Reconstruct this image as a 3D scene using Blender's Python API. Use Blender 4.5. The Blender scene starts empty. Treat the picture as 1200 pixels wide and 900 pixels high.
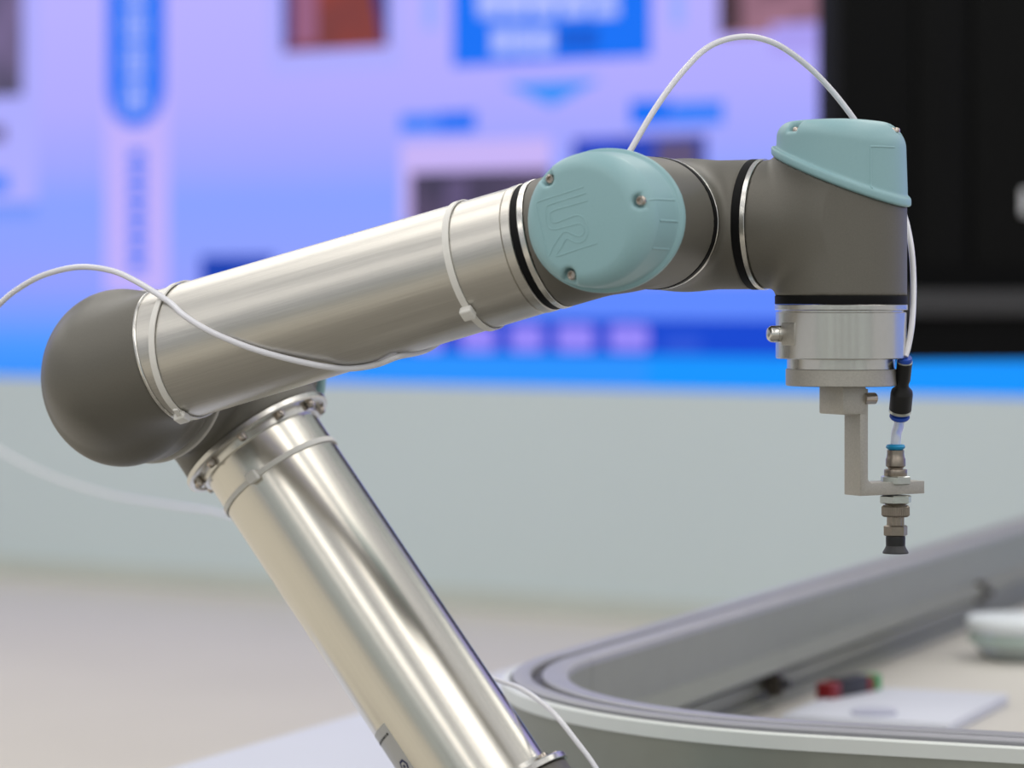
import bpy, bmesh, math, random
import numpy as np
from mathutils import Matrix, Vector

# ------------------------------------------------------------------ camera, world, light
random.seed(7)
SC = bpy.context.scene
COL = SC.collection
F = 3600.0            # focal length in pixels of a 1200 px wide frame
HC = 1.13             # camera height above the floor
HZ = 348.0            # image row of the horizon
cam_d = bpy.data.cameras.new('camera')
cam = bpy.data.objects.new('camera', cam_d)
COL.objects.link(cam)
cam.location = (0, 0, HC)
cam.rotation_euler = (math.pi / 2, 0, 0)
cam_d.sensor_width = 36.0
cam_d.lens = F / 1200 * 36.0
cam_d.shift_y = -(450 - HZ) / 1200
cam_d.clip_start = 0.05
cam_d.dof.use_dof = True
cam_d.dof.focus_distance = 1.79
cam_d.dof.aperture_fstop = 6.3
SC.camera = cam

SC.view_settings.view_transform = 'Standard'
SC.view_settings.look = 'None'
SC.view_settings.gamma = 1.0
SC.view_settings.use_curve_mapping = False
SC.view_settings.exposure = 0.0

world = bpy.data.worlds.new('hall')
SC.world = world
world.use_nodes = True
wb = world.node_tree.nodes['Background']
wb.inputs[0].default_value = (0.93, 0.95, 1.0, 1)
wb.inputs[1].default_value = 0.52


def area(name, loc, size, power, col=(1, 0.96, 0.9), target=None):
    d = bpy.data.lights.new(name, 'AREA')
    d.shape = 'RECTANGLE'
    d.size, d.size_y = size
    d.energy = power
    d.color = col
    o = bpy.data.objects.new(name, d)
    COL.objects.link(o)
    o.location = loc
    if target is not None:
        o.rotation_euler = (Vector(target) - Vector(loc)).to_track_quat('-Z', 'Y').to_euler()
    return o


# rows of ceiling luminaires of the exhibition hall
for lx in (-5.6, -1.9, 1.8, 5.5):
    for ly in (-8.5, -5.0, -1.5, 2.0, 5.5):
        area('ceiling_or_added_lamp', (lx, ly, 4.4), (1.5, 2.6), 33)
for lx, ly in ((-5.6, 9.0), (-1.9, 9.0), (1.8, 7.4), (-5.6, 12.0)):  # extra overhead lamps added to brighten the back wall
    area('ceiling_or_added_lamp', (lx, ly, 4.4), (1.5, 2.6), 34)

# ------------------------------------------------------------------ helpers: materials


def lin(r, g, b):
    def c(v):
        v /= 255.0
        return v / 12.92 if v <= 0.04045 else ((v + 0.055) / 1.055) ** 2.4
    return (c(r), c(g), c(b), 1.0)


MATS = {}


def mat(name, rgb, rough=0.5, metal=0.0, noise=0.0, nscale=200.0, bump=0.0, stretch=None, rvar=0.0,
        trans=0.0, ior=1.45, coat=0.0, aniso=0.0, spec=None):
    if name in MATS:
        return MATS[name]
    m = bpy.data.materials.new(name)
    m.use_nodes = True
    nt = m.node_tree
    p = nt.nodes['Principled BSDF']
    c = lin(*rgb)
    p.inputs['Base Color'].default_value = c
    p.inputs['Roughness'].default_value = rough
    p.inputs['Metallic'].default_value = metal
    p.inputs['IOR'].default_value = ior
    if spec is not None:
        p.inputs['Specular IOR Level'].default_value = spec
    if trans:
        p.inputs['Transmission Weight'].default_value = trans
    if coat:
        p.inputs['Coat Weight'].default_value = coat
    if aniso:
        p.inputs['Anisotropic'].default_value = aniso
    if noise or bump or rvar:
        tc = nt.nodes.new('ShaderNodeTexCoord')
        mp = nt.nodes.new('ShaderNodeMapping')
        nz = nt.nodes.new('ShaderNodeTexNoise')
        nz.inputs['Scale'].default_value = nscale
        nz.inputs['Detail'].default_value = 4
        nt.links.new(tc.outputs['Object'], mp.inputs['Vector'])
        nt.links.new(mp.outputs['Vector'], nz.inputs['Vector'])
        if stretch is not None:
            # rotate so that X runs along the given axis, then squeeze that axis
            ax = Vector(stretch)
            q = ax.to_track_quat('X', 'Z').inverted().to_euler()
            mp2 = nt.nodes.new('ShaderNodeMapping')
            mp.inputs['Rotation'].default_value = q
            mp2.inputs['Scale'].default_value = (0.012, 1, 1)
            nt.links.new(mp.outputs['Vector'], mp2.inputs['Vector'])
            nt.links.new(mp2.outputs['Vector'], nz.inputs['Vector'])
        if noise:
            mx = nt.nodes.new('ShaderNodeMixRGB')
            mx.blend_type = 'MULTIPLY'
            mx.inputs['Color1'].default_value = c
            rp = nt.nodes.new('ShaderNodeValToRGB')
            lo = 1 - noise
            rp.color_ramp.elements[0].position = 0.3
            rp.color_ramp.elements[1].position = 0.7
            rp.color_ramp.elements[0].color = (lo, lo, lo, 1)
            rp.color_ramp.elements[1].color = (1, 1, 1, 1)
            mx.inputs['Fac'].default_value = 1
            nt.links.new(nz.outputs['Fac'], rp.inputs['Fac'])
            nt.links.new(rp.outputs['Color'], mx.inputs['Color2'])
            nt.links.new(mx.outputs['Color'], p.inputs['Base Color'])
        if rvar:
            mr = nt.nodes.new('ShaderNodeMapRange')
            mr.inputs['To Min'].default_value = rough - rvar
            mr.inputs['To Max'].default_value = rough + rvar
            nt.links.new(nz.outputs['Fac'], mr.inputs['Value'])
            nt.links.new(mr.outputs['Result'], p.inputs['Roughness'])
        if bump:
            bp = nt.nodes.new('ShaderNodeBump')
            bp.inputs['Strength'].default_value = bump
            bp.inputs['Distance'].default_value = 0.0005
            nt.links.new(nz.outputs['Fac'], bp.inputs['Height'])
            nt.links.new(bp.outputs['Normal'], p.inputs['Normal'])
    MATS[name] = m
    return m


def emit(name, rgb, strength=1.0, noise=None, nscale=2.0):
    """A lit screen colour, with an optional second colour mixed in by noise."""
    if name in MATS:
        return MATS[name]
    m = bpy.data.materials.new(name)
    m.use_nodes = True
    nt = m.node_tree
    p = nt.nodes['Principled BSDF']
    p.inputs['Base Color'].default_value = (0.01, 0.01, 0.012, 1)
    p.inputs['Specular IOR Level'].default_value = 0.1
    p.inputs['Roughness'].default_value = 0.6
    p.inputs['Emission Color'].default_value = lin(*rgb)
    p.inputs['Emission Strength'].default_value = strength
    if noise:
        tc = nt.nodes.new('ShaderNodeTexCoord')
        nz = nt.nodes.new('ShaderNodeTexNoise')
        nz.inputs['Scale'].default_value = nscale
        nz.inputs['Detail'].default_value = 2
        rp = nt.nodes.new('ShaderNodeValToRGB')
        rp.color_ramp.elements[0].position = 0.38
        rp.color_ramp.elements[1].position = 0.62
        rp.color_ramp.elements[0].color = lin(*rgb)
        rp.color_ramp.elements[1].color = lin(*noise)
        nt.links.new(tc.outputs['Object'], nz.inputs['Vector'])
        nt.links.new(nz.outputs['Fac'], rp.inputs['Fac'])
        nt.links.new(rp.outputs['Color'], p.inputs['Emission Color'])
    MATS[name] = m
    return m


# ------------------------------------------------------------------ helpers: objects
WP = {}


def tag(o, label=None, cat=None, group=None, kind=None):
    if label:
        o['label'] = label
    if cat:
        o['category'] = cat
    if group:
        o['group'] = group
    if kind:
        o['kind'] = kind
    return o


def empty(name, loc):
    o = bpy.data.objects.new(name, None)
    o.empty_display_size = 0.05
    COL.objects.link(o)
    o.location = loc
    WP[o.name] = np.array(loc, float)
    return o


def mk(name, V, faces, m, parent=None, smooth=35, label=None, origin=None):
    """One mesh object from world-space vertices (metres)."""
    V = np.asarray(V, float)
    if origin is None:
        origin = (V.min(0) + V.max(0)) / 2
    me = bpy.data.meshes.new(name)
    me.from_pydata([tuple(v) for v in (V - origin)], [], [tuple(int(i) for i in f) for f in faces])
    me.validate()
    bm = bmesh.new()
    bm.from_mesh(me)
    bmesh.ops.recalc_face_normals(bm, faces=bm.faces)
    bm.to_mesh(me)
    bm.free()
    if smooth:
        for p in me.polygons:
            p.use_smooth = True
        if smooth < 180:
            me.set_sharp_from_angle(angle=math.radians(smooth))
    me.materials.append(m)
    o = bpy.data.objects.new(name, me)
    COL.objects.link(o)
    pw = WP[parent.name] if parent else np.zeros(3)
    o.parent = parent
    o.location = origin - pw
    WP[o.name] = origin
    if label:
        o['label'] = label
    return o


def inst(src, name, loc, R3, parent):
    """A further object that shares src's mesh."""
    o = bpy.data.objects.new(name, src.data)
    COL.objects.link(o)
    o.parent = parent
    o.location = np.array(loc) - (WP[parent.name] if parent else 0)
    o.rotation_euler = Matrix([list(r) for r in R3]).to_euler()
    WP[o.name] = np.array(loc, float)
    return o


def unit(v):
    v = np.asarray(v, float)
    return v / np.linalg.norm(v)


def perp(a):
    a = unit(a)
    r = np.array([0, 0, 1.0]) if abs(a[2]) < 0.9 else np.array([1.0, 0, 0])
    e1 = unit(np.cross(a, r))
    return e1, np.cross(a, e1)


def lathe(prof, C, A, seg=72, e=None):
    """prof: list of (axial, radius) in metres, along A from C. Returns V, faces (closed ends)."""
    A = unit(A)
    e1, e2 = e if e else perp(A)
    V, Fc = [], []
    n = len(prof)
    th = np.linspace(0, 2 * math.pi, seg, endpoint=False)
    for a, r in prof:
        V.append(C + A * a + r * (np.cos(th)[:, None] * e1 + np.sin(th)[:, None] * e2))
    V = np.vstack(V)
    for i in range(n - 1):
        for k in range(seg):
            k2 = (k + 1) % seg
            Fc.append((i * seg + k, i * seg + k2, (i + 1) * seg + k2, (i + 1) * seg + k))
    Fc.append(tuple(range(seg)))
    Fc.append(tuple(range((n - 1) * seg, n * seg)))
    return V, Fc


def ring(r0, r1, a0, a1, C, A, seg=96, ch=0.0003):
    """A closed ring: inner radius r0, outer r1, from a0 to a1."""
    A = unit(A)
    e1, e2 = perp(A)
    pr = [(a0, r0), (a0, r1 - ch), (a0 + ch, r1), (a1 - ch, r1), (a1, r1 - ch), (a1, r0)]
    th = np.linspace(0, 2 * math.pi, seg, endpoint=False)
    V = np.vstack([C + A * a + r * (np.cos(th)[:, None] * e1 + np.sin(th)[:, None] * e2) for a, r in pr])
    Fc = []
    n = len(pr)
    for i in range(n):
        j = (i + 1) % n
        for k in range(seg):
            k2 = (k + 1) % seg
            Fc.append((i * seg + k, i * seg + k2, j * seg + k2, j * seg + k))
    return V, Fc


def bbox(size, C, X=(1, 0, 0), Y=(0, 1, 0), bev=0.0, seg=2):
    """A bevelled box centred at C with local axes X, Y."""
    X = unit(X)
    Y = unit(Y)
    Z = np.cross(X, Y)
    bm = bmesh.new()
    bmesh.ops.create_cube(bm, size=1)
    for v in bm.verts:
        v.co = Vector((v.co.x * size[0], v.co.y * size[1], v.co.z * size[2]))
    if bev:
        bmesh.ops.bevel(bm, geom=list(bm.edges), offset=bev, segments=seg, profile=0.6, affect='EDGES')
    bm.verts.index_update()
    L = np.array([v.co[:] for v in bm.verts])
    V = np.asarray(C) + L[:, :1] * X + L[:, 1:2] * Y + L[:, 2:] * Z
    Fc = [[v.index for v in f.verts] for f in bm.faces]
    bm.free()
    return V, Fc


def prism(poly, C, X, Y, depth, bev=0.0):
    """Extrude 2-D polygon (in X, Y axes) symmetrically along X x Y by depth."""
    X = unit(X)
    Y = unit(Y)
    Z = np.cross(X, Y)
    bm = bmesh.new()
    vs = [bm.verts.new((x, y, -depth / 2)) for x, y in poly]
    f = bm.faces.new(vs)
    r = bmesh.ops.extrude_face_region(bm, geom=[f])
    for v in r['geom']:
        if isinstance(v, bmesh.types.BMVert):
            v.co.z += depth
    if bev:
        bmesh.ops.bevel(bm, geom=list(bm.edges), offset=bev, segments=2, profile=0.6, affect='EDGES')
    bm.verts.index_update()
    L = np.array([v.co[:] for v in bm.verts])
    V = np.asarray(C) + L[:, :1] * X + L[:, 1:2] * Y + L[:, 2:] * Z
    Fc = [[v.index for v in f.verts] for f in bm.faces]
    bm.free()
    return V, Fc


def join(*parts):
    V, Fc, k = [], [], 0
    for v, f in parts:
        V.append(np.asarray(v))
        Fc += [[i + k for i in q] for q in f]
        k += len(v)
    return np.vstack(V), Fc


def spline(P, n=10):
    P = np.asarray(P, float)
    Q = np.vstack([2 * P[0] - P[1], P, 2 * P[-1] - P[-2]])
    out = []
    for i in range(1, len(Q) - 2):
        for t in np.linspace(0, 1, n, endpoint=False):
            a, b, c, d = Q[i - 1], Q[i], Q[i + 1], Q[i + 2]
            out.append(0.5 * (2 * b + (c - a) * t + (2 * a - 5 * b + 4 * c - d) * t * t + (3 * b - a - 3 * c + d) * t ** 3))
    out.append(P[-1])
    return np.array(out)


def sweep(path, r, seg=12):
    path = np.asarray(path, float)
    T = np.gradient(path, axis=0)
    T /= np.linalg.norm(T, axis=1)[:, None]
    e1, _ = perp(T[0])
    V, Fc = [], []
    th = np.linspace(0, 2 * math.pi, seg, endpoint=False)
    for i, p in enumerate(path):
        e1 = unit(e1 - T[i] * np.dot(e1, T[i]))
        e2 = np.cross(T[i], e1)
        V.append(p + r * (np.cos(th)[:, None] * e1 + np.sin(th)[:, None] * e2))
    V = np.vstack(V)
    n = len(path)
    for i in range(n - 1):
        for k in range(seg):
            k2 = (k + 1) % seg
            Fc.append((i * seg + k, i * seg + k2, (i + 1) * seg + k2, (i + 1) * seg + k))
    Fc.append(tuple(range(seg)))
    Fc.append(tuple(range((n - 1) * seg, n * seg)))
    return V, Fc


def surface_nets(fn, lo, hi, h):
    """Mesh the zero level of fn(x, y, z) (mm) on a grid of step h."""
    ax = [np.arange(lo[i], hi[i] + h, h) for i in range(3)]
    X, Y, Z = np.meshgrid(*ax, indexing='ij')
    S = fn(X, Y, Z)
    neg = S < 0
    nx, ny, nz = S.shape
    acc = np.zeros((nx - 1, ny - 1, nz - 1, 3))
    cnt = np.zeros((nx - 1, ny - 1, nz - 1))
    edges = []
    for d in range(3):
        a = [slice(None)] * 3
        b = [slice(None)] * 3
        a[d] = slice(0, -1)
        b[d] = slice(1, None)
        s0, s1 = S[tuple(a)], S[tuple(b)]
        cr = neg[tuple(a)] != neg[tuple(b)]
        idx = np.argwhere(cr)
        t = (s0[cr] / (s0[cr] - s1[cr]))
        pos = idx.astype(float)
        pos[:, d] += t
        o = [i for i in range(3) if i != d]
        for da in (0, -1):
            for db in (0, -1):
                c = idx.copy()
                c[:, o[0]] += da
                c[:, o[1]] += db
                ok = np.all((c >= 0) & (c < np.array(acc.shape[:3])), axis=1)
                np.add.at(acc, tuple(c[ok].T), pos[ok])
                np.add.at(cnt, tuple(c[ok].T), 1)
        edges.append((d, idx, o))
    act = cnt > 0
    vid = -np.ones(act.shape, int)
    vid[act] = np.arange(act.sum())
    V = acc[act] / cnt[act][:, None] * h + np.array(lo, float)
    Fc = []
    for d, idx, o in edges:
        ok = (idx[:, o[0]] > 0) & (idx[:, o[1]] > 0) & (idx[:, o[0]] < S.shape[o[0]] - 1) & (idx[:, o[1]] < S.shape[o[1]] - 1)
        idx = idx[ok]
        q = []
        for da, db in ((0, 0), (-1, 0), (-1, -1), (0, -1)):
            c = idx.copy()
            c[:, o[0]] += da
            c[:, o[1]] += db
            q.append(vid[tuple(c.T)])
        Fc.append(np.stack(q, 1))
    return V, np.vstack(Fc)


def smin(a, b, k):
    h = np.clip(0.5 + 0.5 * (b - a) / k, 0, 1)
    return b * (1 - h) + a * h - k * h * (1 - h)


def smax(a, b, k):
    return -smin(-a, -b, k)


def rcyl(r, z, R, z0, z1, rd):
    """Rounded capped cylinder distance (r = radial coordinate, z = axial)."""
    dx = r - R + rd
    dz = np.abs(z - (z0 + z1) / 2) - (z1 - z0) / 2 + rd
    return np.minimum(np.maximum(dx, dz), 0) + np.hypot(np.maximum(dx, 0), np.maximum(dz, 0)) - rd


# ------------------------------------------------------------------ frames
YAW = math.radians(24)
H3 = np.array([math.cos(YAW), -math.sin(YAW), 0])     # along the arm, to the right and nearer
N3 = np.array([math.sin(YAW), math.cos(YAW), 0])      # joint axes, away from the viewer
Z3 = np.array([0, 0, 1.0])
O3 = np.array([-0.09, 1.8, HC - 0.002])


def W(u, w, z):
    """Robot frame (mm) to world (m)."""
    return O3 + (u * H3 + w * N3 + z * Z3) / 1000.0


def ray(px, py):
    return np.array([(px - 600) / F, 1.0, -(py - HZ) / F])


CAM = np.array([0, 0, HC])


def at(px, py, Y):
    return CAM + ray(px, py) * Y


def on_plane(px, py, z):
    r = ray(px, py)
    return CAM + r * ((z - HC) / r[2])


def on_cyl(px, py, C, D, R):
    """Where the view ray first meets a cylinder; else the point of the ray nearest to its axis."""
    D = unit(D)
    r = ray(px, py)
    w0 = CAM - C
    a = r - D * np.dot(r, D)
    b = w0 - D * np.dot(w0, D)
    A, B, Cc = np.dot(a, a), np.dot(a, b), np.dot(b, b) - R * R
    disc = B * B - A * Cc
    t = (-B - math.sqrt(disc)) / A if disc > 0 else -B / A
    return CAM + r * t


AL = math.radians(14.8)
PH = math.radians(52.5)
D3 = math.cos(AL) * H3 + math.sin(AL) * Z3          # forearm direction
E3 = math.cos(PH) * H3 - math.sin(PH) * Z3          # upper arm direction, downwards
W1 = W(168.5, 0, 44.5)
W2 = W1 + 0.096 * N3
W3 = W2 + 0.096 * H3
EL = W(-173.4, 0, -45.8)                            # elbow axis in the forearm plane
WU = 0.130
EU = EL + WU * N3                                   # elbow axis in the upper-arm plane
SH = EU + 0.392 * E3                                # shoulder lift axis in the upper-arm plane

# ------------------------------------------------------------------ materials
M_house = mat('grey_powder_coat', (107, 104, 96), 0.48, 0.2, noise=0.10, nscale=1400, bump=0.12)
M_teal = mat('teal_plastic', (144, 181, 186), 0.42, noise=0.03, nscale=900, bump=0.04)
M_black = mat('black_seal', (8, 8, 9), 0.6, noise=0.1, spec=0.2)
M_fore = mat('brushed_aluminium_forearm', (202, 199, 192), 0.34, 1.0, noise=0.10, nscale=900, bump=0.10, stretch=D3, rvar=0.05)
M_upper = mat('brushed_aluminium_upper_arm', (222, 218, 208), 0.23, 1.0, noise=0.06, nscale=900, bump=0.03, stretch=E3, rvar=0.03)
M_alu = mat('turned_aluminium', (216, 214, 208), 0.26, 1.0, noise=0.05, nscale=600)
M_cast = mat('sandblasted_aluminium', (186, 183, 176), 0.48, 0.9, noise=0.12, nscale=900, bump=0.15)
M_zinc = mat('zinc_plated_steel', (200, 205, 200), 0.3, 1.0, noise=0.08, nscale=500)
M_steel = mat('screw_steel', (190, 180, 170), 0.25, 1.0, noise=0.05)
M_socket = mat('socket_shadow_steel', (70, 64, 58), 0.5, 0.8, noise=0.05)
M_nickel = mat('nickel_bronze', (150, 141, 130), 0.36, 1.0, noise=0.1, nscale=500)
M_rubber = mat('black_rubber', (22, 22, 23), 0.5, noise=0.1)
M_rubber2 = mat('worn_black_rubber', (60, 60, 62), 0.55, noise=0.15)
M_blue = mat('blue_plastic', (28, 72, 170), 0.4, noise=0.03)
M_cyan = mat('cyan_plastic', (20, 140, 190), 0.4, noise=0.03)
M_hose = mat('white_polyurethane_hose', (226, 226, 232), 0.3, noise=0.03, nscale=60, coat=0.3)
M_clear = mat('clear_tube', (235, 236, 245), 0.15, trans=0.55, ior=1.15, noise=0.02)
M_nylon = mat('white_nylon', (226, 224, 218), 0.4, noise=0.03)
M_sticker = mat('silver_sticker', (188, 188, 186), 0.4, 0.3, noise=0.04)
M_navy = mat('navy_print', (24, 28, 82), 0.5, noise=0.02)
M_print = mat('black_print', (30, 30, 32), 0.5, noise=0.02)
M_floor = mat('beige_floor', (210, 204, 190), 0.75, noise=0.05, nscale=1.4, spec=0.2)
M_wall = mat('pale_grey_wall', (205, 217, 219), 0.7, noise=0.03, nscale=0.8)
M_base = mat('grey_green_baseboard', (198, 204, 198), 0.6, noise=0.05, nscale=3)
M_table = mat('white_laminate', (203, 206, 217), 0.5, noise=0.03, nscale=4)
M_inlay = mat('beige_panel', (204, 200, 192), 0.45, noise=0.05, nscale=5)
M_rail = mat('anodised_rail', (146, 148, 138), 0.45, 0.5, noise=0.05, nscale=40)
M_raild = mat('dark_rail_groove', (84, 82, 78), 0.5, 0.5, noise=0.06, nscale=40)
M_railc = mat('rail_cover_strip', (222, 226, 222), 0.4, 0.1, noise=0.03, nscale=30)
M_lip = mat('rail_wear_strip', (164, 164, 170), 0.45, 0.3, noise=0.04, nscale=30)
M_tv = mat('black_cabinet', (4, 5, 6), 0.6, spec=0.15, noise=0.15, nscale=2)
M_tv2 = mat('charcoal_cabinet_panel', (8, 9, 9), 0.6, spec=0.15, noise=0.15, nscale=2)
M_tv3 = mat('grey_bezel', (52, 52, 54), 0.5, noise=0.1, nscale=3)
M_tvhi = mat('white_gleam', (220, 222, 225), 0.4, noise=0.02)
M_red = mat('red_plastic', (120, 20, 26), 0.4, noise=0.1)
M_dark = mat('dark_sensor_plastic', (38, 38, 42), 0.45, noise=0.1)
M_green = mat('green_plastic', (30, 140, 70), 0.4, noise=0.1)
M_brown = mat('dark_brown_bracket', (64, 58, 50), 0.5, 0.4, noise=0.1)
M_glass = mat('clear_pale_plastic', (222, 232, 230), 0.15, trans=0.5, noise=0.02)
M_glassg = mat('green_tinted_plastic', (196, 214, 206), 0.2, trans=0.3, noise=0.03)
M_pale = mat('pale_lid_plastic', (224, 230, 234), 0.35, noise=0.03)
M_shadow = mat('grey_shadow_disc', (172, 174, 192), 0.6, noise=0.05)

# ------------------------------------------------------------------ the setting
V, Fc = bbox((30, 30, 0.1), (0, 8, -0.05))
tag(mk('floor', V, Fc, M_floor, smooth=0), kind='structure')

# unseen grey slab added on the floor to darken reflections in the tubes
V, Fc = bbox((4.4, 4.8, 0.006), (0.6, 0.0, 0.0032))
tag(mk('floor_reflection_slab', V, Fc, mat('grey_reflection_slab', (146, 142, 133), 0.9, noise=0.2, nscale=60), smooth=0), kind='structure')

PSI = math.radians(35.3)
WD = np.array([math.cos(PSI), -math.sin(PSI), 0])      # along the wall, to the right
WN = np.array([-math.sin(PSI), -math.cos(PSI), 0])     # out of the wall, towards the viewer
WB = on_plane(385, 700, 0.0)


def wall_ab(px, py):
    """Wall coordinates (along, height) under a pixel."""
    r = ray(px, py)
    t = np.dot(WB - CAM, WN) / np.dot(r, WN)
    p = CAM + r * t
    return np.dot(p - WB, WD), p[2]


def wall_pt(a, b, off=0.0):
    return WB + WD * a + Z3 * b + WN * off


LED_B = HC * (1 - 0.287)
V, Fc = bbox((26, 0.2, LED_B), wall_pt(0, LED_B / 2, -0.1), WD, -WN)
tag(mk('wall_back', V, Fc, M_wall, smooth=0), kind='structure')
V, Fc = bbox((26, 0.02, 0.075), wall_pt(0, 0.0376, 0.0105), WD, -WN, 0.004)
tag(mk('baseboard_back', V, Fc, M_base, smooth=0), kind='structure')
V, Fc = bbox((26, 0.2, 3.4), wall_pt(0, LED_B + 0.002 + 3.0 + 1.7, -0.1), WD, -WN)
tag(mk('wall_above_screen', V, Fc, M_wall, smooth=0), kind='structure')

# unseen wall with dark panels, added behind the camera to stripe the metal
V, Fc = bbox((22, 0.1, 3.0), (0, -7.0, 1.5))
tag(mk('reflection_wall', V, Fc, M_wall, smooth=0), kind='structure')
for k, dx in enumerate((-5.2, -2.4, -0.5, 1.4, 3.6)):
    V, Fc = bbox((0.55, 0.06, 2.2), (dx, -6.915, 1.105), bev=0.01)
    tag(mk('reflection_stripe_%d' % (k + 1), V, Fc, M_raild, smooth=0), kind='structure')

# ------------------------------------------------------------------ the video wall
led = empty('video_wall', wall_pt(0, LED_B + 0.001))
tag(led, 'long lit blue and lavender video wall showing photos and text panels', 'screen')
m = bpy.data.materials.new('screen_gradient')
m.use_nodes = True
nt = m.node_tree
p = nt.nodes['Principled BSDF']
p.inputs['Base Color'].default_value = (0.01, 0.01, 0.012, 1)
p.inputs['Specular IOR Level'].default_value = 0.1
tc = nt.nodes.new('ShaderNodeTexCoord')
sx = nt.nodes.new('ShaderNodeSeparateXYZ')
mr = nt.nodes.new('ShaderNodeMapRange')
mr.inputs['From Min'].default_value = LED_B
mr.inputs['From Max'].default_value = LED_B + 1.6
rp = nt.nodes.new('ShaderNodeValToRGB')
geo = nt.nodes.new('ShaderNodeNewGeometry')
nt.links.new(geo.outputs['Position'], sx.inputs['Vector'])
nt.links.new(sx.outputs['Z'], mr.inputs['Value'])
nt.links.new(mr.outputs['Result'], rp.inputs['Fac'])
nt.links.new(rp.outputs['Color'], p.inputs['Emission Color'])
p.inputs['Emission Strength'].default_value = 1.0


def hfrac(py):
    return (wall_ab(200, py)[1] - LED_B) / 1.6


els = rp.color_ramp.elements
stops = [(440, (52, 145, 255)), (405, (72, 152, 255)), (370, (118, 156, 255)), (330, (146, 158, 255)), (285, (140, 160, 255)),
         (235, (136, 160, 255)), (190, (158, 164, 255)), (120, (176, 170, 255)), (0, (184, 176, 255))]
while len(els) < len(stops):
    els.new(0.5)
for e, (py, c) in zip(els, stops):
    e.position = min(1, max(0, hfrac(py)))
    e.color = lin(*c)
V, Fc = bbox((26, 0.06, 3.0), wall_pt(0, LED_B + 1.5 + 0.001, -0.03), WD, -WN)
mk('display_surface', V, Fc, m, led, 0)


def panel(name, x0, x1, y0, y1, m, lift=1, r=None, poly=None):
    """A picture element of the video wall, laid out as a true rectangle on the wall."""
    xc = (x0 + x1) / 2
    a0, a1 = wall_ab(x0, y0)[0], wall_ab(x1, y0)[0]
    b1, b0 = wall_ab(xc, y0)[1], wall_ab(xc, y1)[1]
    b0 = max(b0, LED_B + 0.003)
    off = 0.001 + 0.0012 * lift
    w, h = a1 - a0, b1 - b0
    C = wall_pt((a0 + a1) / 2, (b0 + b1) / 2, off)
    if poly:
        pts = [(w * (q[0] - 0.5), h * (0.5 - q[1])) for q in poly]
    elif r:
        rr = w / 2 * r
        pts = []
        for cx, cy, s in ((w / 2 - rr, h / 2 - rr, 0), (-w / 2 + rr, h / 2 - rr, 90), (-w / 2 + rr, -h / 2 + rr, 180), (w / 2 - rr, -h / 2 + rr, 270)):
            for k in range(7):
                t = math.radians(s + 15 * k)
                pts.append((cx + rr * math.cos(t), cy + rr * math.sin(t)))
    else:
        pts = [(-w / 2, -h / 2), (w / 2, -h / 2), (w / 2, h / 2), (-w / 2, h / 2)]
    V, Fc = prism(pts, C, WD, Z3, 0.001)
    return mk(name, V, Fc, m, led, 0)


E_blue = emit('screen_blue', (0, 112, 246))
E_blue2 = emit('screen_mid_blue', (56, 128, 250))
E_deep = emit('screen_deep_blue', (0, 68, 208))
E_azure = emit('screen_azure', (0, 148, 255))
E_lav = emit('screen_lavender', (172, 172, 255))
E_pale = emit('screen_pale', (192, 176, 252))
E_pink = emit('screen_pink_white', (200, 180, 246))
E_text = emit('screen_text_lavender', (172, 186, 255))
E_navy = emit('screen_navy', (12, 62, 176))
E_sky = emit('screen_sky_blue', (60, 144, 250))
E_ph1 = emit('photo_grey', (74, 70, 96), 1, (120, 104, 146), 3)
E_ph2 = emit('photo_rust', (146, 62, 52), 1, (120, 58, 58), 3)
E_ph2b = emit('photo_mauve', (150, 96, 130))
E_ph2c = emit('photo_dark_blue', (26, 44, 120))
E_ph3 = emit('photo_charcoal', (58, 54, 78), 1, (84, 72, 102), 3)
E_ph4 = emit('photo_brown', (78, 52, 60), 1, (156, 112, 132), 4)
E_ph5 = emit('photo_night', (28, 68, 200), 1, (40, 60, 150), 3)
E_ph6 = emit('photo_taupe', (92, 80, 118))

# left edge photo and caption
panel('caption_panel', -60, 44, -60, 256, E_lav, 1)
panel('photo', -60, 27, -60, 114, E_ph1, 2)
panel('caption_mark', -20, 6, 148, 166, E_ph6, 2)
panel('caption_mark', -30, 10, 205, 226, E_blue2, 2)
panel('caption_strip', -60, 44, 238, 256, emit('screen_soft_blue', (116, 150, 250)), 2)
# vertical heading: rounded blue bar with lettering, a pale strip under it with small lettering
panel('heading_strip', 124, 198, -60, 345, E_pale, 1)
panel('heading_bar', 126, 194, -120, 149, E_blue, 2, r=1)
y = -30
for k in range(4):          # block characters of the heading
    yy = y + k * 42
    panel('character_stroke', 146, 173, yy, yy + 5, E_text, 3)
    panel('character_stroke', 147, 151, yy + 7, yy + 34, E_text, 3)
    panel('character_stroke', 157, 162, yy + 2, yy + 36, E_text, 3)
    panel('character_stroke', 168, 172, yy + 7, yy + 34, E_text, 3)
    panel('character_stroke', 146, 173, yy + 17, yy + 21, E_text, 3)
    panel('character_stroke', 147, 172, yy + 30, yy + 34, E_text, 3)
for k in range(7):          # small lettering under it
    yy = 176 + k * 21
    mm = E_blue
    panel('small_character_stroke', 153, 170, yy, yy + 5, mm, 2)
    panel('small_character_stroke', 155, 168, yy + 3, yy + 16, mm, 2)
    panel('small_character_stroke', 150, 173, yy + 10, yy + 14, mm, 2)
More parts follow.
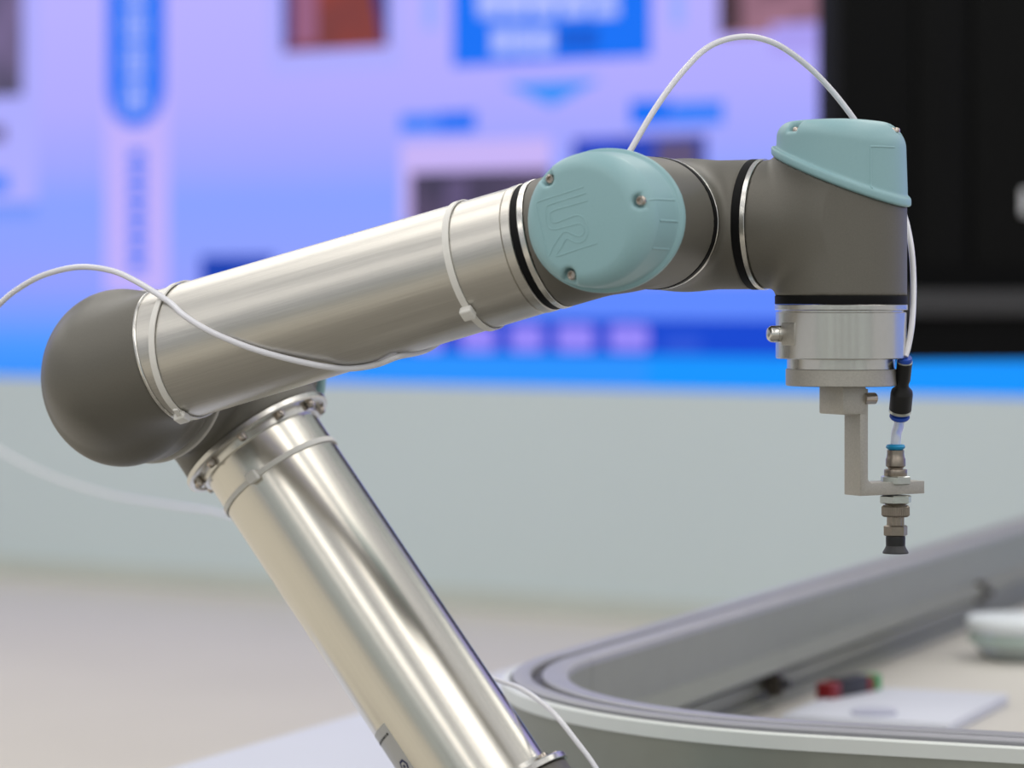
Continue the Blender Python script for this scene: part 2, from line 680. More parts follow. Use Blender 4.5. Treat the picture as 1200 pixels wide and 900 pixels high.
# photo of a rust-coloured exhibit
panel('caption_panel', 316, 470, -60, 84, E_lav, 1)
panel('photo', 333, 455, -60, 58, E_ph2, 2)
panel('photo_patch', 333, 342, -60, 56, E_ph2c, 3)
panel('photo_patch', 346, 372, -60, 52, E_ph2b, 3)
panel('photo_patch', 430, 455, -60, 50, E_ph2c, 3, poly=[(0, 0), (1, 0), (1, 1), (0.75, 1)])
# title box
panel('title_box', 531, 763, -80, 72, E_blue, 2)
panel('title_lettering', 560, 726, -30, 4, E_text, 3)
for x0, x1 in ((562, 588), (593, 618), (624, 652), (658, 690), (695, 726)):
    panel('title_character', x0, x1, 3, 20, E_text, 4)
for x0, x1 in ((577, 600), (604, 624), (628, 649)):
    panel('title_character', x0, x1, 32, 64, E_text, 3)
for x0, x1 in ((657, 675), (679, 700)):
    panel('title_character', x0, x1, 32, 58, emit('screen_text_blue', (0, 84, 205)), 3)
panel('arrow_mark', 590, 706, 95, 125, E_sky, 2, poly=[(0, 0), (1, 0), (0.5, 1)])
panel('faint_mark', 497, 512, -10, 34, emit('screen_faint_blue', (150, 170, 255)), 1)
panel('faint_mark', 786, 802, -10, 30, emit('screen_faint_blue', (150, 170, 255)), 1)
# small headings and photos under the title
panel('small_heading', 470, 512, 134, 155, E_blue2, 2)
panel('small_heading', 513, 558, 131, 155, E_blue, 2)
panel('caption_panel', 470, 646, 164, 262, E_pink, 1)
panel('photo', 482, 646, 200, 300, E_ph3, 2)
panel('photo_patch', 522, 550, 208, 290, E_ph6, 3)
panel('small_heading', 739, 786, 117, 147, E_blue, 2)
panel('small_heading', 787, 848, 119, 146, E_blue2, 2)
panel('photo', 672, 828, 160, 260, E_ph5, 2)
panel('photo_patch', 770, 818, 164, 250, E_ph6, 3)
# photo at the top right
panel('photo', 843, 1010, -60, 38, E_ph4, 2)
panel('photo_patch', 843, 870, -60, 38, emit('photo_dark_brown', (70, 48, 58)), 3)
panel('photo_patch', 905, 1010, 26, 60, emit('screen_mauve', (168, 156, 240)), 3)
# lower part
panel('dark_block', 236, 322, 300, 345, E_navy, 2)
panel('light_field', 380, 1300, 332, 372, emit('screen_light_field', (92, 136, 255)), 1)
panel('deep_band', 452, 1300, 374, 418, E_deep, 2)
panel('azure_band', 420, 1500, 419, 470, emit('screen_soft_azure', (36, 146, 255)), 1)
panel('azure_band', 760, 1500, 421, 470, E_azure, 2)
for x0, x1 in ((480, 522), (538, 584), (596, 640), (650, 700), (712, 764)):
    panel('icon', x0 + 3, x1 - 3, 381, 411, emit('screen_icon_lavender', (150, 136, 250)), 3, r=0.3)
panel('icon', 780, 822, 394, 412, emit('screen_icon_blue', (40, 84, 216)), 3)

# ------------------------------------------------------------------ black cabinet in front of the video wall
cab = empty('black_display', at(1585, 348, 6.2) * np.array([1, 1, 0]))
tag(cab, 'tall black display standing before the video wall at the right edge', 'display')
P0 = at(985, 348, 6.0)
CD = unit((math.cos(0.30), math.sin(0.30), 0))
CN = np.array([CD[1], -CD[0], 0])
zb = at(985, 424, 6.0)[2]


def cabpt(a, z, off):
    return np.array([P0[0], P0[1], 0]) + CD * a + CN * off + Z3 * z


V, Fc = bbox((2.0, 0.12, 2.0), cabpt(1.0, zb + 1.0, -0.06), CD, -CN, 0.01)
mk('case', V, Fc, M_tv, cab, 30)
V, Fc = bbox((0.10, 0.008, 1.8), cabpt(0.21, zb + 1.09, 0.004), CD, -CN, 0.002)
mk('front_panel', V, Fc, M_tv2, cab, 30)
V, Fc = bbox((1.2, 0.008, 1.8), cabpt(0.88, zb + 1.09, 0.004), CD, -CN, 0.002)
mk('front_panel', V, Fc, M_tv2, cab, 30)
V, Fc = bbox((1.98, 0.03, 0.05), cabpt(1.0, zb + 0.115, 0.015), CD, -CN, 0.006)
mk('lower_bezel', V, Fc, M_tv3, cab, 30)
V, Fc = bbox((0.016, 0.004, 0.050), cabpt(0.394, zb + 0.315, 0.010), CD, -CN, 0.001)
mk('painted_gleam', V, Fc, M_tvhi, cab, 30)  # small white piece painted as a gleam on the cabinet front
V, Fc = bbox((0.12, 0.06, zb), cabpt(1.0, zb / 2, -0.09), CD, -CN, 0.005)
mk('stand_post', V, Fc, M_tv, cab, 30)
V, Fc = bbox((0.9, 0.5, 0.03), cabpt(1.0, 0.015, -0.09), CD, -CN, 0.008)
mk('stand_foot', V, Fc, M_tv, cab, 30)

# ------------------------------------------------------------------ table with the conveyor loop
KR = 1.06
TZ = HC - 0.355 * KR
RZ = HC - 0.264 * KR
RT = math.radians(22.5)
RD = np.array([math.sin(RT), math.cos(RT), 0])        # back rail, going away
RF = np.array([math.cos(RT), -math.sin(RT), 0])       # front rail, to the right
RC = np.array([-0.098, 1.965, 0]) * KR                     # corner of the outer rail lines


def rpt(f, d, z):
    """Conveyor frame: f along the front rail, d along the back rail."""
    return RC + RF * f + RD * d + Z3 * z


tb = empty('exhibit_table', rpt(0.8, 0.9, 0))
tag(tb, 'white topped exhibit table carrying the aluminium conveyor loop', 'table')
V, Fc = bbox((2.30, 2.30, 0.04), rpt(0.85, 1.10, TZ - 0.02), RF, RD, 0.003)
mk('table_top', V, Fc, M_table, tb, 30)
V, Fc = bbox((1.9, 1.9, TZ - 0.041), rpt(0.87, 1.12, (TZ - 0.041) / 2), RF, RD, 0.003)
mk('table_cabinet', V, Fc, M_table, tb, 30)
ri = 0.30 * KR
pts = [(ri - (ri - 0.03) * math.cos(math.radians(g)), ri - (ri - 0.03) * math.sin(math.radians(g))) for g in range(0, 91, 6)]
pts += [(1.62, 0.03), (1.62, 1.90), (0.03, 1.90)]
V, Fc = prism(pts, rpt(0, 0, TZ + 0.0016), RF, RD, 0.003)
mk('inlay_panel', V, Fc, M_inlay, tb, 30)

# conveyor: profile (x = distance inwards from the outer line, z below the rail top)
RAD = 0.30 * KR


def rail_path(s0, s1, step=0.02):
    """Outer line of the loop; s = 0 where the back straight meets the bend; s < 0 along the back rail."""
    la = RAD * math.pi / 2
    n = max(2, int(abs(s1 - s0) / step) + 1)
    out = []
    for s in np.linspace(s0, s1, n):
        if s <= 0:
            out.append((rpt(0, RAD - s, 0), RF))
        elif s < la:
            t = s / RAD
            c = rpt(RAD, RAD, 0)
            nrm = RF * math.cos(t) + RD * math.sin(t)      # inwards
            out.append((c - nrm * RAD, nrm))
        else:
            out.append((rpt(RAD + s - la, 0, 0), RD))
    return out


def rail_piece(name, prof, s0, s1, m, parent):
    P = rail_path(s0, s1)
    V = np.vstack([[c + nr * x * KR + Z3 * (RZ + max(z * KR, HT)) for x, z in prof] for c, nr in P])
    k = len(prof)
    Fc = []
    for i in range(len(P) - 1):
        for j in range(k):
            j2 = (j + 1) % k
            Fc.append((i * k + j, i * k + j2, (i + 1) * k + j2, (i + 1) * k + j))
    Fc.append(tuple(range(k)))
    Fc.append(tuple(range((len(P) - 1) * k, len(P) * k)))
    return mk(name, V, Fc, m, parent, 30)


conv = empty('conveyor_track', rpt(0, 0, TZ))
tag(conv, 'aluminium conveyor track with a rounded corner on the white table', 'conveyor')
HT = -(RZ - TZ - 0.0035)     # down to the panel
LA = RAD * math.pi / 2


def s_at(px):
    """Path length of the front rail under an image column."""
    best = min(np.linspace(LA, LA + 1.2, 400), key=lambda s: abs(600 + F * (rail_path(s, s)[0][0][0]) / rail_path(s, s)[0][0][1] - px))
    return best


cuts = [-1.75, -0.75, 0.0, s_at(838), s_at(898), LA + 1.1]
G = 0.0004
for i in range(len(cuts) - 1):
    a, b = cuts[i] + G, cuts[i + 1] - G
    rail_piece('side_frame', [(0.0, -0.0095), (0.0, -0.046), (0.003, -0.048), (0.003, HT), (0.042, HT), (0.042, -0.078), (0.036, -0.078),
                              (0.036, -0.070), (0.042, -0.070), (0.042, -0.061), (0.036, -0.061), (0.036, -0.054), (0.048, -0.056),
                              (0.056, -0.053), (0.056, -0.050), (0.044, -0.040), (0.044, -0.003), (0.004, -0.003)], a, b, M_rail, conv)
    rail_piece('cover_strip', [(-0.0012, -0.0095), (-0.0012, -0.001), (0.0015, 0.0), (0.0042, 0.0), (0.0042, -0.0095)], a, b, M_railc, conv)
    rail_piece('outer_wear_strip', [(0.0062, -0.0029), (0.0062, 0.002), (0.008, 0.003), (0.0175, 0.003), (0.019, 0.002), (0.019, -0.0029)], a, b, M_lip, conv)
    rail_piece('chain_groove', [(0.0192, -0.0029), (0.0192, -0.0015), (0.0268, -0.0015), (0.0268, -0.0029)], a, b, M_raild, conv)
    rail_piece('inner_wear_strip', [(0.027, -0.0029), (0.027, 0.002), (0.0285, 0.003), (0.041, 0.003), (0.0445, 0.0015), (0.0445, -0.0029)], a, b, M_lip, conv)

# brackets on the inner face of the back rail (parts of the track)
for px, py in ((908, 800), (1150, 694)):
    p0 = rpt(0, 0, 0)
    # intersect the view ray with the inner face f = 0.047
    r = ray(px, py)
    t = (0.050 * KR - np.dot(CAM - RC, RF)) / np.dot(r, RF)
    q = CAM + r * t
    b = mk('sensor_bracket', *join(bbox((0.012, 0.016, 0.024), q, RF, RD, 0.002), bbox((0.004, 0.034, 0.012), q - RF * 0.004, RF, RD, 0.001)), M_brown, conv, 30)
    V, Fc = lathe([(0, 0.004), (0.006, 0.004), (0.007, 0.003)], q + RF * 0.007, RF, 16)
    mk('sensor_eye', V, Fc, M_dark, b, 30)

# loose things inside the loop
PZ = TZ + 0.0032
pc = on_plane(1052, 838, PZ)
plate = mk('white_plate', *bbox((0.150, 0.215, 0.010), pc + Z3 * 0.005, RF, RD, 0.002), M_table, None, 30)
tag(plate, 'thick white rectangular plate lying inside the conveyor loop', 'plate')
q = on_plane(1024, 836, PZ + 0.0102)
shadow = mk('shadow_disc', *lathe([(0, 0.020), (0.002, 0.020), (0.003, 0.019)], q, Z3, 32), M_shadow, None, 30)  # grey disc drawn in place of a shadow spot on the plate
tag(shadow, 'small grey disc in place of a shadow on the white plate', 'shadow')

sb = on_plane(993, 826, PZ)
sens = empty('terminal_block', sb)
tag(sens, 'small black device with red ends and a green tip beside the plate', 'sensor')
SDR = unit(RD * 0.965 + RF * 0.26)
SNR = np.array([SDR[1], -SDR[0], 0])
mk('body', *bbox((0.017, 0.046, 0.026), sb + Z3 * 0.0132, SNR, SDR, 0.002), M_dark, sens, 30)
mk('red_cap', *bbox((0.0175, 0.018, 0.024), sb - SDR * 0.0322 + Z3 * 0.0122, SNR, SDR, 0.003), M_red, sens, 30)
mk('red_cap', *bbox((0.0175, 0.012, 0.024), sb + SDR * 0.0292 + Z3 * 0.0122, SNR, SDR, 0.003), M_red, sens, 30)
mk('green_tip', *bbox((0.015, 0.014, 0.024), sb + SDR * 0.0424 + Z3 * 0.0122, SNR, SDR, 0.003), M_green, sens, 30)

jb = on_plane(1196, 772, PZ)
jar = empty('plastic_tub', jb)
tag(jar, 'clear round plastic tub with a pale lid beyond the white plate', 'tub')
mk('tub_body', *lathe([(0, 0.030), (0.004, 0.040), (0.016, 0.049), (0.030, 0.052)], jb + Z3 * 0.0002, Z3, 48), M_glass, jar, 40)
mk('green_band', *ring(0.050, 0.0535, 0.018, 0.026, jb, Z3, 48), M_glassg, jar, 40)
mk('lid', *lathe([(0.0302, 0.053), (0.034, 0.055), (0.042, 0.055), (0.044, 0.052)], jb, Z3, 48), M_pale, jar, 40)

# ------------------------------------------------------------------ robot arm
BASE = SH - 0.131 * N3
BZ = BASE[2] - 0.163
ped = empty('robot_pedestal', (BASE[0], BASE[1], 0))
tag(ped, 'grey steel pedestal under the robot arm', 'pedestal')
mk('column', *bbox((0.20, 0.20, BZ - 0.05), np.array([BASE[0], BASE[1], (BZ - 0.02 - 0.03) / 2 + 0.005]), H3, N3, 0.004), M_tv3, ped, 30)
mk('top_plate', *bbox((0.24, 0.24, 0.02), np.array([BASE[0], BASE[1], BZ - 0.0102]), H3, N3, 0.003), M_cast, ped, 30)

bot = empty('industrial_robot', (BASE[0], BASE[1], BZ))
tag(bot, 'jointed robot arm with aluminium tubes, grey housings and teal joint caps', 'robot')


def loc2w(C, S, T, A):
    """Matrix of a joint frame: columns S, T, A."""
    R = np.stack([S, T, A], 1)
    return lambda V: C + (np.asarray(V) / 1000.0) @ R.T, R


# --- wrist joint module: main axis a (cap end positive), side stub towards -s
CAPK = 0.397
CAPA = 24.5
PN = math.sqrt(1 + CAPK * CAPK)


def sd_house(s, t, a):
    main = rcyl(np.hypot(s, t), a, 38.0, -42, 58, 0.6)
    side = np.maximum(np.hypot(t, a) - 37.6, np.maximum(-(s + 46), s))
    d = smin(main, side, 7.0)
    return np.maximum(d, (a - (CAPA - CAPK * s)) / PN)


SCREWS = [(32.0 * math.cos(math.radians(g)), 32.0 * math.sin(math.radians(g))) for g in (3, 121, 237)]


def sd_cap(s, t, a):
    pl = (a - (CAPA - CAPK * s)) / PN
    r = np.hypot(s, t)
    top = 60.5 - 0.0016 * t * t - np.where(s > 0, 0.0032, 0.0016) * s * s
    rb = 38.3 - 0.035 * np.maximum(a - 20, 0)
    rd = 9.0 + np.clip(s, -10, 30) * 0.12
    dx = r - rb + rd
    dz = a - top + rd
    body = np.minimum(np.maximum(dx, dz), 0) + np.hypot(np.maximum(dx, 0), np.maximum(dz, 0)) - rd
    for cs, ct in SCREWS:
        q = math.hypot(cs, ct)
        es, et = cs / q, ct / q
        k = np.clip((s - cs) * es + (t - ct) * et, 0, 20)
        rr = np.hypot(s - cs - k * es, t - ct - k * et) - 3.9
        body = smax(body, -np.maximum(rr, 52.5 - a), 2.2)
    body = np.maximum(body, -pl)
    rim = rcyl(r, pl * 1.0 - 0.2, 40.4, 0.0, 5.2, 1.6)
    return smin(body, rim, 1.2)


def sd_cap_in(s, t, a):
    return sd_cap(s, t, a)


HV, HF = surface_nets(sd_house, (-50, -42, -45), (42, 42, 44), 1.0)
CV, CF = surface_nets(sd_cap, (-44, -44, 4), (44, 44, 64), 0.75)


def cap_top(s, t):
    """Height of the cap surface at (s, t)."""
    a = np.linspace(30, 62, 641)
    v = sd_cap(np.full_like(a, s), np.full_like(a, t), a)
    i = np.where(v < 0)[0]
    return a[i[-1]] if len(i) else 30.0


# a pan-head screw with a hexagon socket, axis +Z, base at 0
def make_screw(r, hgt, parent, loc, R3, name='screw', m=None):
    e1, e2 = np.array([1., 0, 0]), np.array([0, 1., 0])
    V, Fc = lathe([(0, r), (hgt * 0.6, r), (hgt * 0.9, r * 0.85), (hgt, r * 0.75), (hgt, r * 0.58), (hgt * 0.2, r * 0.55)], np.zeros(3), Z3, 24, (e1, e2))
    o = mk(name, V, Fc, m or M_steel, None, 40, origin=np.zeros(3))
    o.parent = parent
    o.location = np.array(loc) - WP[parent.name]
    o.rotation_euler = Matrix([list(q) for q in R3]).to_euler()
    WP[o.name] = np.array(loc, float)
    return o


CAP_SCREW = [None]


def wrist_joint(C, S, A, screws=True, slim=1.0):
    T = np.cross(A, S)
    f, R = loc2w(C, S, T, A)
    hs = mk('joint_housing', f(HV), HF, M_house, bot, 50)
    cp = mk('joint_cap', f(CV * np.array([slim, slim, 1])), CF, M_teal, bot, 60, label='teal plastic joint cap with recessed screws')
    if screws:
        for cs, ct in SCREWS:
            p = f([[cs, ct, 52.3]])[0]
            if CAP_SCREW[0] is None:
                CAP_SCREW[0] = make_screw(0.0029, 0.0026, cp, p, R)
            else:
                inst(CAP_SCREW[0], 'screw', p, R, cp)
    # output rings
    mk('black_seal', *ring(0.030, 0.0383, 0.0418, 0.0467, C, -A), M_black, bot, 40)
    mk('silver_ring', *ring(0.030, 0.0384, 0.0469, 0.0500, C, -A), M_alu, bot, 40)
    return f, cp


f1, cap1 = wrist_joint(W1, D3, -N3)
f2, cap2 = wrist_joint(W2, N3, -H3, slim=0.93)
f3, cap3 = wrist_joint(W3, H3, Z3)

# --- raised emblem and moulded marks on the cap facing the viewer
T1 = np.cross(-N3, D3)


def px_to_cap(px, py):
    """Cap coordinates (s, t) on the face of the first wrist's cap under a pixel."""
    a = 58.0
    for _ in range(4):
        pl = W1 - N3 * a / 1000
        r = ray(px, py)
        tt = np.dot(pl - CAM, N3) / np.dot(r, N3)
        q = CAM + r * tt - pl
        s, t = np.dot(q, D3) * 1000, np.dot(q, T1) * 1000
        a = cap_top(s, t)
    return s, t, a


def emboss(name, pts, r, closed=False, n=6):
    P = np.array([px_to_cap(*p)[:2] for p in pts])
    Q = spline(np.c_[P, np.zeros(len(P))], n)[:, :2]
    L = [(s, t, cap_top(s, t) - 0.12) for s, t in Q]
    V, Fc = sweep(f1(L), r, 8)
    return mk(name, V, Fc, M_teal, cap1, 60)


emboss('emblem_line', [(684, 219), (658, 227.5), (632, 236), (629, 241), (633, 262), (638, 283), (642, 300), (649, 288), (656, 277), (662, 271.5), (669.5, 273.8),
                       (678.5, 277), (684, 273), (684, 266), (679, 262), (664, 265.5), (649, 269), (643, 266), (640, 258), (640, 244), (644, 240), (665, 233), (686.7, 226.3)], 0.00042)
emboss('emblem_line', [(688.7, 235), (668, 241), (648, 247), (645, 253), (649, 261), (662, 257), (674.7, 252.3), (682, 254), (687, 261), (689, 270), (686, 280), (680, 284.3),
                       (672.5, 283.5), (664, 279.8), (658, 290), (652.3, 300), (676, 292.5), (699.5, 285)], 0.00042)


def side_line(f, cp, th0, th1, a0, a1, r=0.0008, n=14, name='moulded_line'):
    """A raised line on the side wall of a cap, from (angle, height) to (angle, height)."""
    L = []
    for k in np.linspace(0, 1, n):
        th, a = math.radians(th0 + (th1 - th0) * k), a0 + (a1 - a0) * k
        rr = np.linspace(20, 42, 441)
        v = sd_cap(rr * math.cos(th), rr * math.sin(th), np.full_like(rr, a))
        i = np.where(v < 0)[0]
        q = rr[i[-1]] if len(i) else 38
        q -= r * 500
        L.append((q * math.cos(th), q * math.sin(th), a))
    V, Fc = sweep(f(L), r, 8)
    return mk(name, V, Fc, M_teal, cp, 60)


side_line(f1, cap1, 2, 2, 52, 18)
side_line(f1, cap1, -16, -16, 43, 18, 0.0010)
side_line(f1, cap1, -40, -40, 45, 22, 0.0008)
side_line(f3, cap3, -46, -46, 43, 19)
side_line(f3, cap3, -46, -18, 43, 43)

# --- forearm tube between the elbow and the first wrist
RFOR0, RFOR1 = 0.0402, 0.0372
S_END = (np.dot(W1 - EL, D3)) - 0.0545
S_BEG = 0.050


def fore(s):
    return EL + D3 * s


def rfor(s):
    return RFOR0 + (RFOR1 - RFOR0) * (s - S_BEG) / (S_END - S_BEG)


mk('forearm_tube', *lathe([(S_BEG, 0.030), (S_BEG, rfor(S_BEG) - 0.0004), (S_BEG + 0.0004, rfor(S_BEG)), (S_END - 0.0065, rfor(S_END)), (S_END - 0.006, 0.0364),
                           (S_END - 0.0055, 0.0364), (S_END - 0.005, 0.0376), (S_END - 0.0004, 0.0376), (S_END, 0.0370), (S_END, 0.030)], EL, D3, 128), M_fore, bot, 30)
mk('black_seal', *ring(0.030, 0.0372, S_END + 0.0002, S_END + 0.0046, EL, D3), M_black, bot, 40)
mk('silver_ring', *ring(0.030, 0.0379, S_END + 0.0048, S_END + 0.0084, EL, D3), M_alu, bot, 40)

# --- forearm elbow housing: rounded knob around the elbow axis, with a stub for the tube
RB = 53.5


def sd_elbow(s, t, a):
    # s along the forearm, a towards the viewer (-N), t = a x s
    knob = rcyl(np.hypot(s, t + 2), a, RB, -52, 13, 40.0)
    knob2 = rcyl(np.hypot(s, t + 2), a, RB, -52, -4, 14.0)
    k = np.clip(s, 5, 200)
    stub = np.maximum(np.sqrt((s - k) ** 2 + t * t + a * a) - 40.3, s - 48)
    d = smin(smin(knob, knob2, 6), stub, 16.0)
    return np.maximum(d, -(a + 51.5))


EV, EF = surface_nets(sd_elbow, (-58, -58, -56), (54, 58, 46), 1.1)
UPQ = np.cross(-N3, D3)
fe, _ = loc2w(EL, D3, np.cross(-N3, D3), -N3)
mk('elbow_housing', fe(EV), EF, M_house, bot, 50)
mk('tube_collar', *ring(0.030, 0.0411, 0.048, 0.0502, EL, D3, ch=0.0006), M_alu, bot, 40)
mk('silver_ring', *ring(0.040, 0.0543, 0.0508, 0.0536, EL - UPQ * 0.002, N3, ch=0.0008), mat('pale_ring', (205, 203, 198), 0.4, 0.3, noise=0.03), bot, 40)
mk('black_seal', *ring(0.040, 0.0528, 0.0538, 0.0574, EL - UPQ * 0.001, N3), M_black, bot, 40)

# --- upper arm: elbow and shoulder housings with screwed flanges, long tube between
FL0, FL1 = 0.056, 0.335     # flange planes along the upper arm


def sd_big(s, t, a):
    # s towards the tube, a away from the other joint (towards the cap)
    main = rcyl(np.hypot(s, t), a, 52.5, -72, 52, 1.0)
    stub = np.maximum(np.hypot(t, a) - 50.0, np.maximum(-s, s - 55.4))
    d = smin(main, stub, 8)
    return np.maximum(d, (a - (46 + 0.25 * s)) / 1.03)


BV, BF = surface_nets(sd_big, (-56, -56, -78), (56, 56, 62), 1.3)


def sd_bigcap(s, t, a):
    pl = (a - (46 + 0.25 * s)) / 1.03
    d = rcyl(np.hypot(s, t), a, 52.5, 20, 72, 12)
    return smin(np.maximum(d, -pl), rcyl(np.hypot(s, t), pl, 54.3, 0, 5, 1.6), 1.2)


BCV, BCF = surface_nets(sd_bigcap, (-58, -58, 28), (58, 58, 76), 1.3)


def big_joint(C, S, nscrew_phase):
    f, R = loc2w(C, S, np.cross(N3, S), N3)
    mk('joint_housing', f(BV), BF, M_house, bot, 50)
    mk('joint_cap', f(BCV), BCF, M_teal, bot, 60)
    fl = mk('flange', *lathe([(0.0555, 0.040), (0.0555, 0.0514), (0.0559, 0.0522), (0.0590, 0.0522), (0.0598, 0.0512), (0.0598, 0.0490), (0.0588, 0.0482),
                              (0.0588, 0.0436), (0.0640, 0.0430), (0.0640, 0.030)], C, S, 96), M_alu, bot, 25)
    e1, e2 = unit(N3 * -1), np.cross(S, unit(N3 * -1))
    R3 = np.stack([e1, e2, S], 1)
    src = None
    for k in range(10):
        t = 2 * math.pi * (k + nscrew_phase) / 10
        p = C + S * 0.0587 + 0.0460 * (e1 * math.cos(t) + e2 * math.sin(t))
        if src is None:
            src = make_screw(0.0028, 0.0045, fl, p, R3, 'bolt')
        else:
            inst(src, 'bolt', p, R3, fl)
    return fl


big_joint(EU, E3, 0.52)
LU = 0.392
big_joint(SH, -E3, 0.30)
RUP = 0.0408
mk('upper_arm_tube', *lathe([(0.0625, 0.034), (0.0625, RUP - 0.0003), (0.0628, RUP), (LU - 0.0628, RUP), (LU - 0.0625, RUP - 0.0003), (LU - 0.0625, 0.034)], EU, E3, 128), M_upper, bot, 30)

# --- shoulder and base (below the picture)
def sd_sh(s, t, a):
    main = rcyl(np.hypot(s, t), a, 58, -70, 66, 20.0)
    side = np.maximum(np.hypot(t, a) - 52, np.maximum(-s, s - 43))
    return smin(main, side, 10)


SV, SF = surface_nets(sd_sh, (-62, -62, -74), (62, 62, 70), 1.6)
fs, _ = loc2w(BASE, N3, np.cross(Z3, N3), Z3)
mk('shoulder_housing', fs(SV), SF, M_house, bot, 50)
mk('black_seal', *ring(0.040, 0.0517, 0.0434, 0.0586, BASE, N3), M_black, bot, 40)
mk('base_foot', *lathe([(0.0, 0.074), (0.012, 0.075), (0.014, 0.066), (0.085, 0.060), (0.0945, 0.058)], np.array([BASE[0], BASE[1], BZ + 0.0002]), Z3, 96), M_house, bot, 30)

# --- sticker on the upper arm
def cyl_ang(px, py, C, D, R, e1, e2):
    q = on_cyl(px, py, C, D, R) - C
    return np.dot(q, D), math.atan2(np.dot(q, e2), np.dot(q, e1))


eu1 = unit(-N3)
eu2 = np.cross(E3, eu1)


def patch(tl, th, R, thick=0.0001):
    """A thin curved patch on the upper arm; tl, th: outline in (length, angle)."""
    tl = np.asarray(tl)
    V = []
    for rr in (R, R + thick):
        for l, a in zip(tl, th):
            V.append(EU + E3 * l + rr * (eu1 * math.cos(a) + eu2 * math.sin(a)))
    return V


def strip(l0, l1, a0, a1, R, n=12):
    V, Fc = [], []
    for rr in (R, R + 0.00008):
        for l in (l0, l1):
            for a in np.linspace(a0, a1, n):
                V.append(EU + E3 * l + rr * (eu1 * math.cos(a) + eu2 * math.sin(a)))
    for k in range(n - 1):
        Fc += [(k, k + 1, n + k + 1, n + k), (2 * n + k, 2 * n + k + 1, 3 * n + k + 1, 3 * n + k),
               (k, k + 1, 2 * n + k + 1, 2 * n + k), (n + k, n + k + 1, 3 * n + k + 1, 3 * n + k)]
    Fc += [(0, n, 3 * n, 2 * n), (n - 1, 2 * n - 1, 4 * n - 1, 3 * n - 1)]
    return V, Fc


l0, ang0 = cyl_ang(450, 847, EU, E3, RUP, eu1, eu2)
l1, ang1 = cyl_ang(443, 855, EU, E3, RUP, eu1, eu2)
sgn = 1 if ang1 > ang0 else -1
tube_parent = [o for o in bot.children if o.name.startswith('upper_arm_tube')][0]
stk = mk('maker_label', *strip(l0, min(l0 + 0.040, FL1 - 0.012), ang0, ang0 + sgn * 0.95, RUP + 0.00002), M_sticker, tube_parent, 40, label='silver sticker with small print and a navy hexagon mark')
# a row of small dark print
la, aa = cyl_ang(454, 858, EU, E3, RUP, eu1, eu2)
lb, ab = cyl_ang(445, 872, EU, E3, RUP, eu1, eu2)
pp = []
x = 0.0
for k, wdt in enumerate([0.10, 0.06, 0.12, 0.08, 0.05, 0.11, 0.07, 0.09, 0.10]):
    a0 = aa + sgn * x * 0.55
    a1 = aa + sgn * (x + wdt) * 0.55
    pp.append(strip(la + 0.0001, la + 0.0016, a0, a1, RUP + 0.00012, 3))
    x += wdt + 0.035
mk('printed_line', *join(*pp), M_print, tube_parent, 0)
# navy hexagon ring
lh, ah = cyl_ang(474, 898, EU, E3, RUP, eu1, eu2)
V, Fc = [], []
for rr in (RUP + 0.00012, RUP + 0.0002):
    for rad in (0.0050, 0.0032):
        for k in range(6):
            g = math.radians(60 * k + 30)
            l, a = lh + rad * math.cos(g), ah + rad * math.sin(g) / RUP
            V.append(EU + E3 * l + rr * (eu1 * math.cos(a) + eu2 * math.sin(a)))
for k in range(6):
    k2 = (k + 1) % 6
    Fc += [(k, k2, 6 + k2, 6 + k), (12 + k, 12 + k2, 18 + k2, 18 + k), (k, k2, 12 + k2, 12 + k), (6 + k, 6 + k2, 18 + k2, 18 + k)]
mk('hexagon_mark', V, Fc, M_navy, tube_parent, 0)
V, Fc = strip(lh - 0.001, lh + 0.001, ah - 0.03, ah + 0.03, RUP + 0.00012, 3)
mk('hexagon_mark', V, Fc, M_navy, tube_parent, 0)

# ------------------------------------------------------------------ tool: quick changer, bracket and suction cup
tool = empty('vacuum_gripper', W3 - Z3 * 0.196)
tag(tool, 'aluminium tool flange with an angle bracket and black suction cup', 'gripper')
pxm = W3[1] / F                      # metres per pixel at the tool


def zt(py):
    """Height at the tool axis of an image row."""
    return HC - (py - HZ) * pxm


def tl(py):
    return W3[2] - zt(py)


mk('changer_body', *lathe([(0.0502, 0.030), (0.0502, 0.0362), (0.0512, 0.0362), (0.0512, 0.0374), (0.0516, 0.0378), (tl(419), 0.0378), (tl(420), 0.0370), (tl(420) + 0.0002, 0.0312),
                           (tl(432), 0.0312), (tl(432), 0.020)], W3, -Z3, 96), M_alu, tool, 25)
mk('adapter_plate', *lathe([(tl(432) + 0.0001, 0.020), (tl(432) + 0.0001, 0.0316), (tl(433), 0.0320), (tl(451), 0.0320), (tl(452), 0.0314), (tl(452), 0.010)], W3, -Z3, 96), M_cast, tool, 25)
# locking knob on the left with its slot
KD = unit(-0.95 * np.array([1., 0, 0]) - 0.31 * np.array([0, 1., 0]))
KS = unit((-0.86, -0.51, 0))
KC = np.array([W3[0], W3[1], zt(391)])
KT = np.cross(KS, Z3)
mk('lock_slot', *bbox((0.0135, 0.010, 0.0138), KC + KS * 0.0333, KT, KS, 0.0018), M_cast, tool, 30)
kn = mk('lock_knob', *lathe([(0.034, 0.0048), (0.0405, 0.0048), (0.0405, 0.0044), (0.0408, 0.0044), (0.0408, 0.0049), (0.0440, 0.0047), (0.0455, 0.0036), (0.0460, 0.002)], KC, KD, 32), M_alu, tool, 40)

# bracket yaw: foot goes to the right and slightly away
TY = math.radians(30)
BX = np.array([math.cos(TY), math.sin(TY), 0])
BY = np.array([-math.sin(TY), math.cos(TY), 0])


def tp(px, py):
    """Point at the tool's depth."""
    return at(px, py, W3[1])


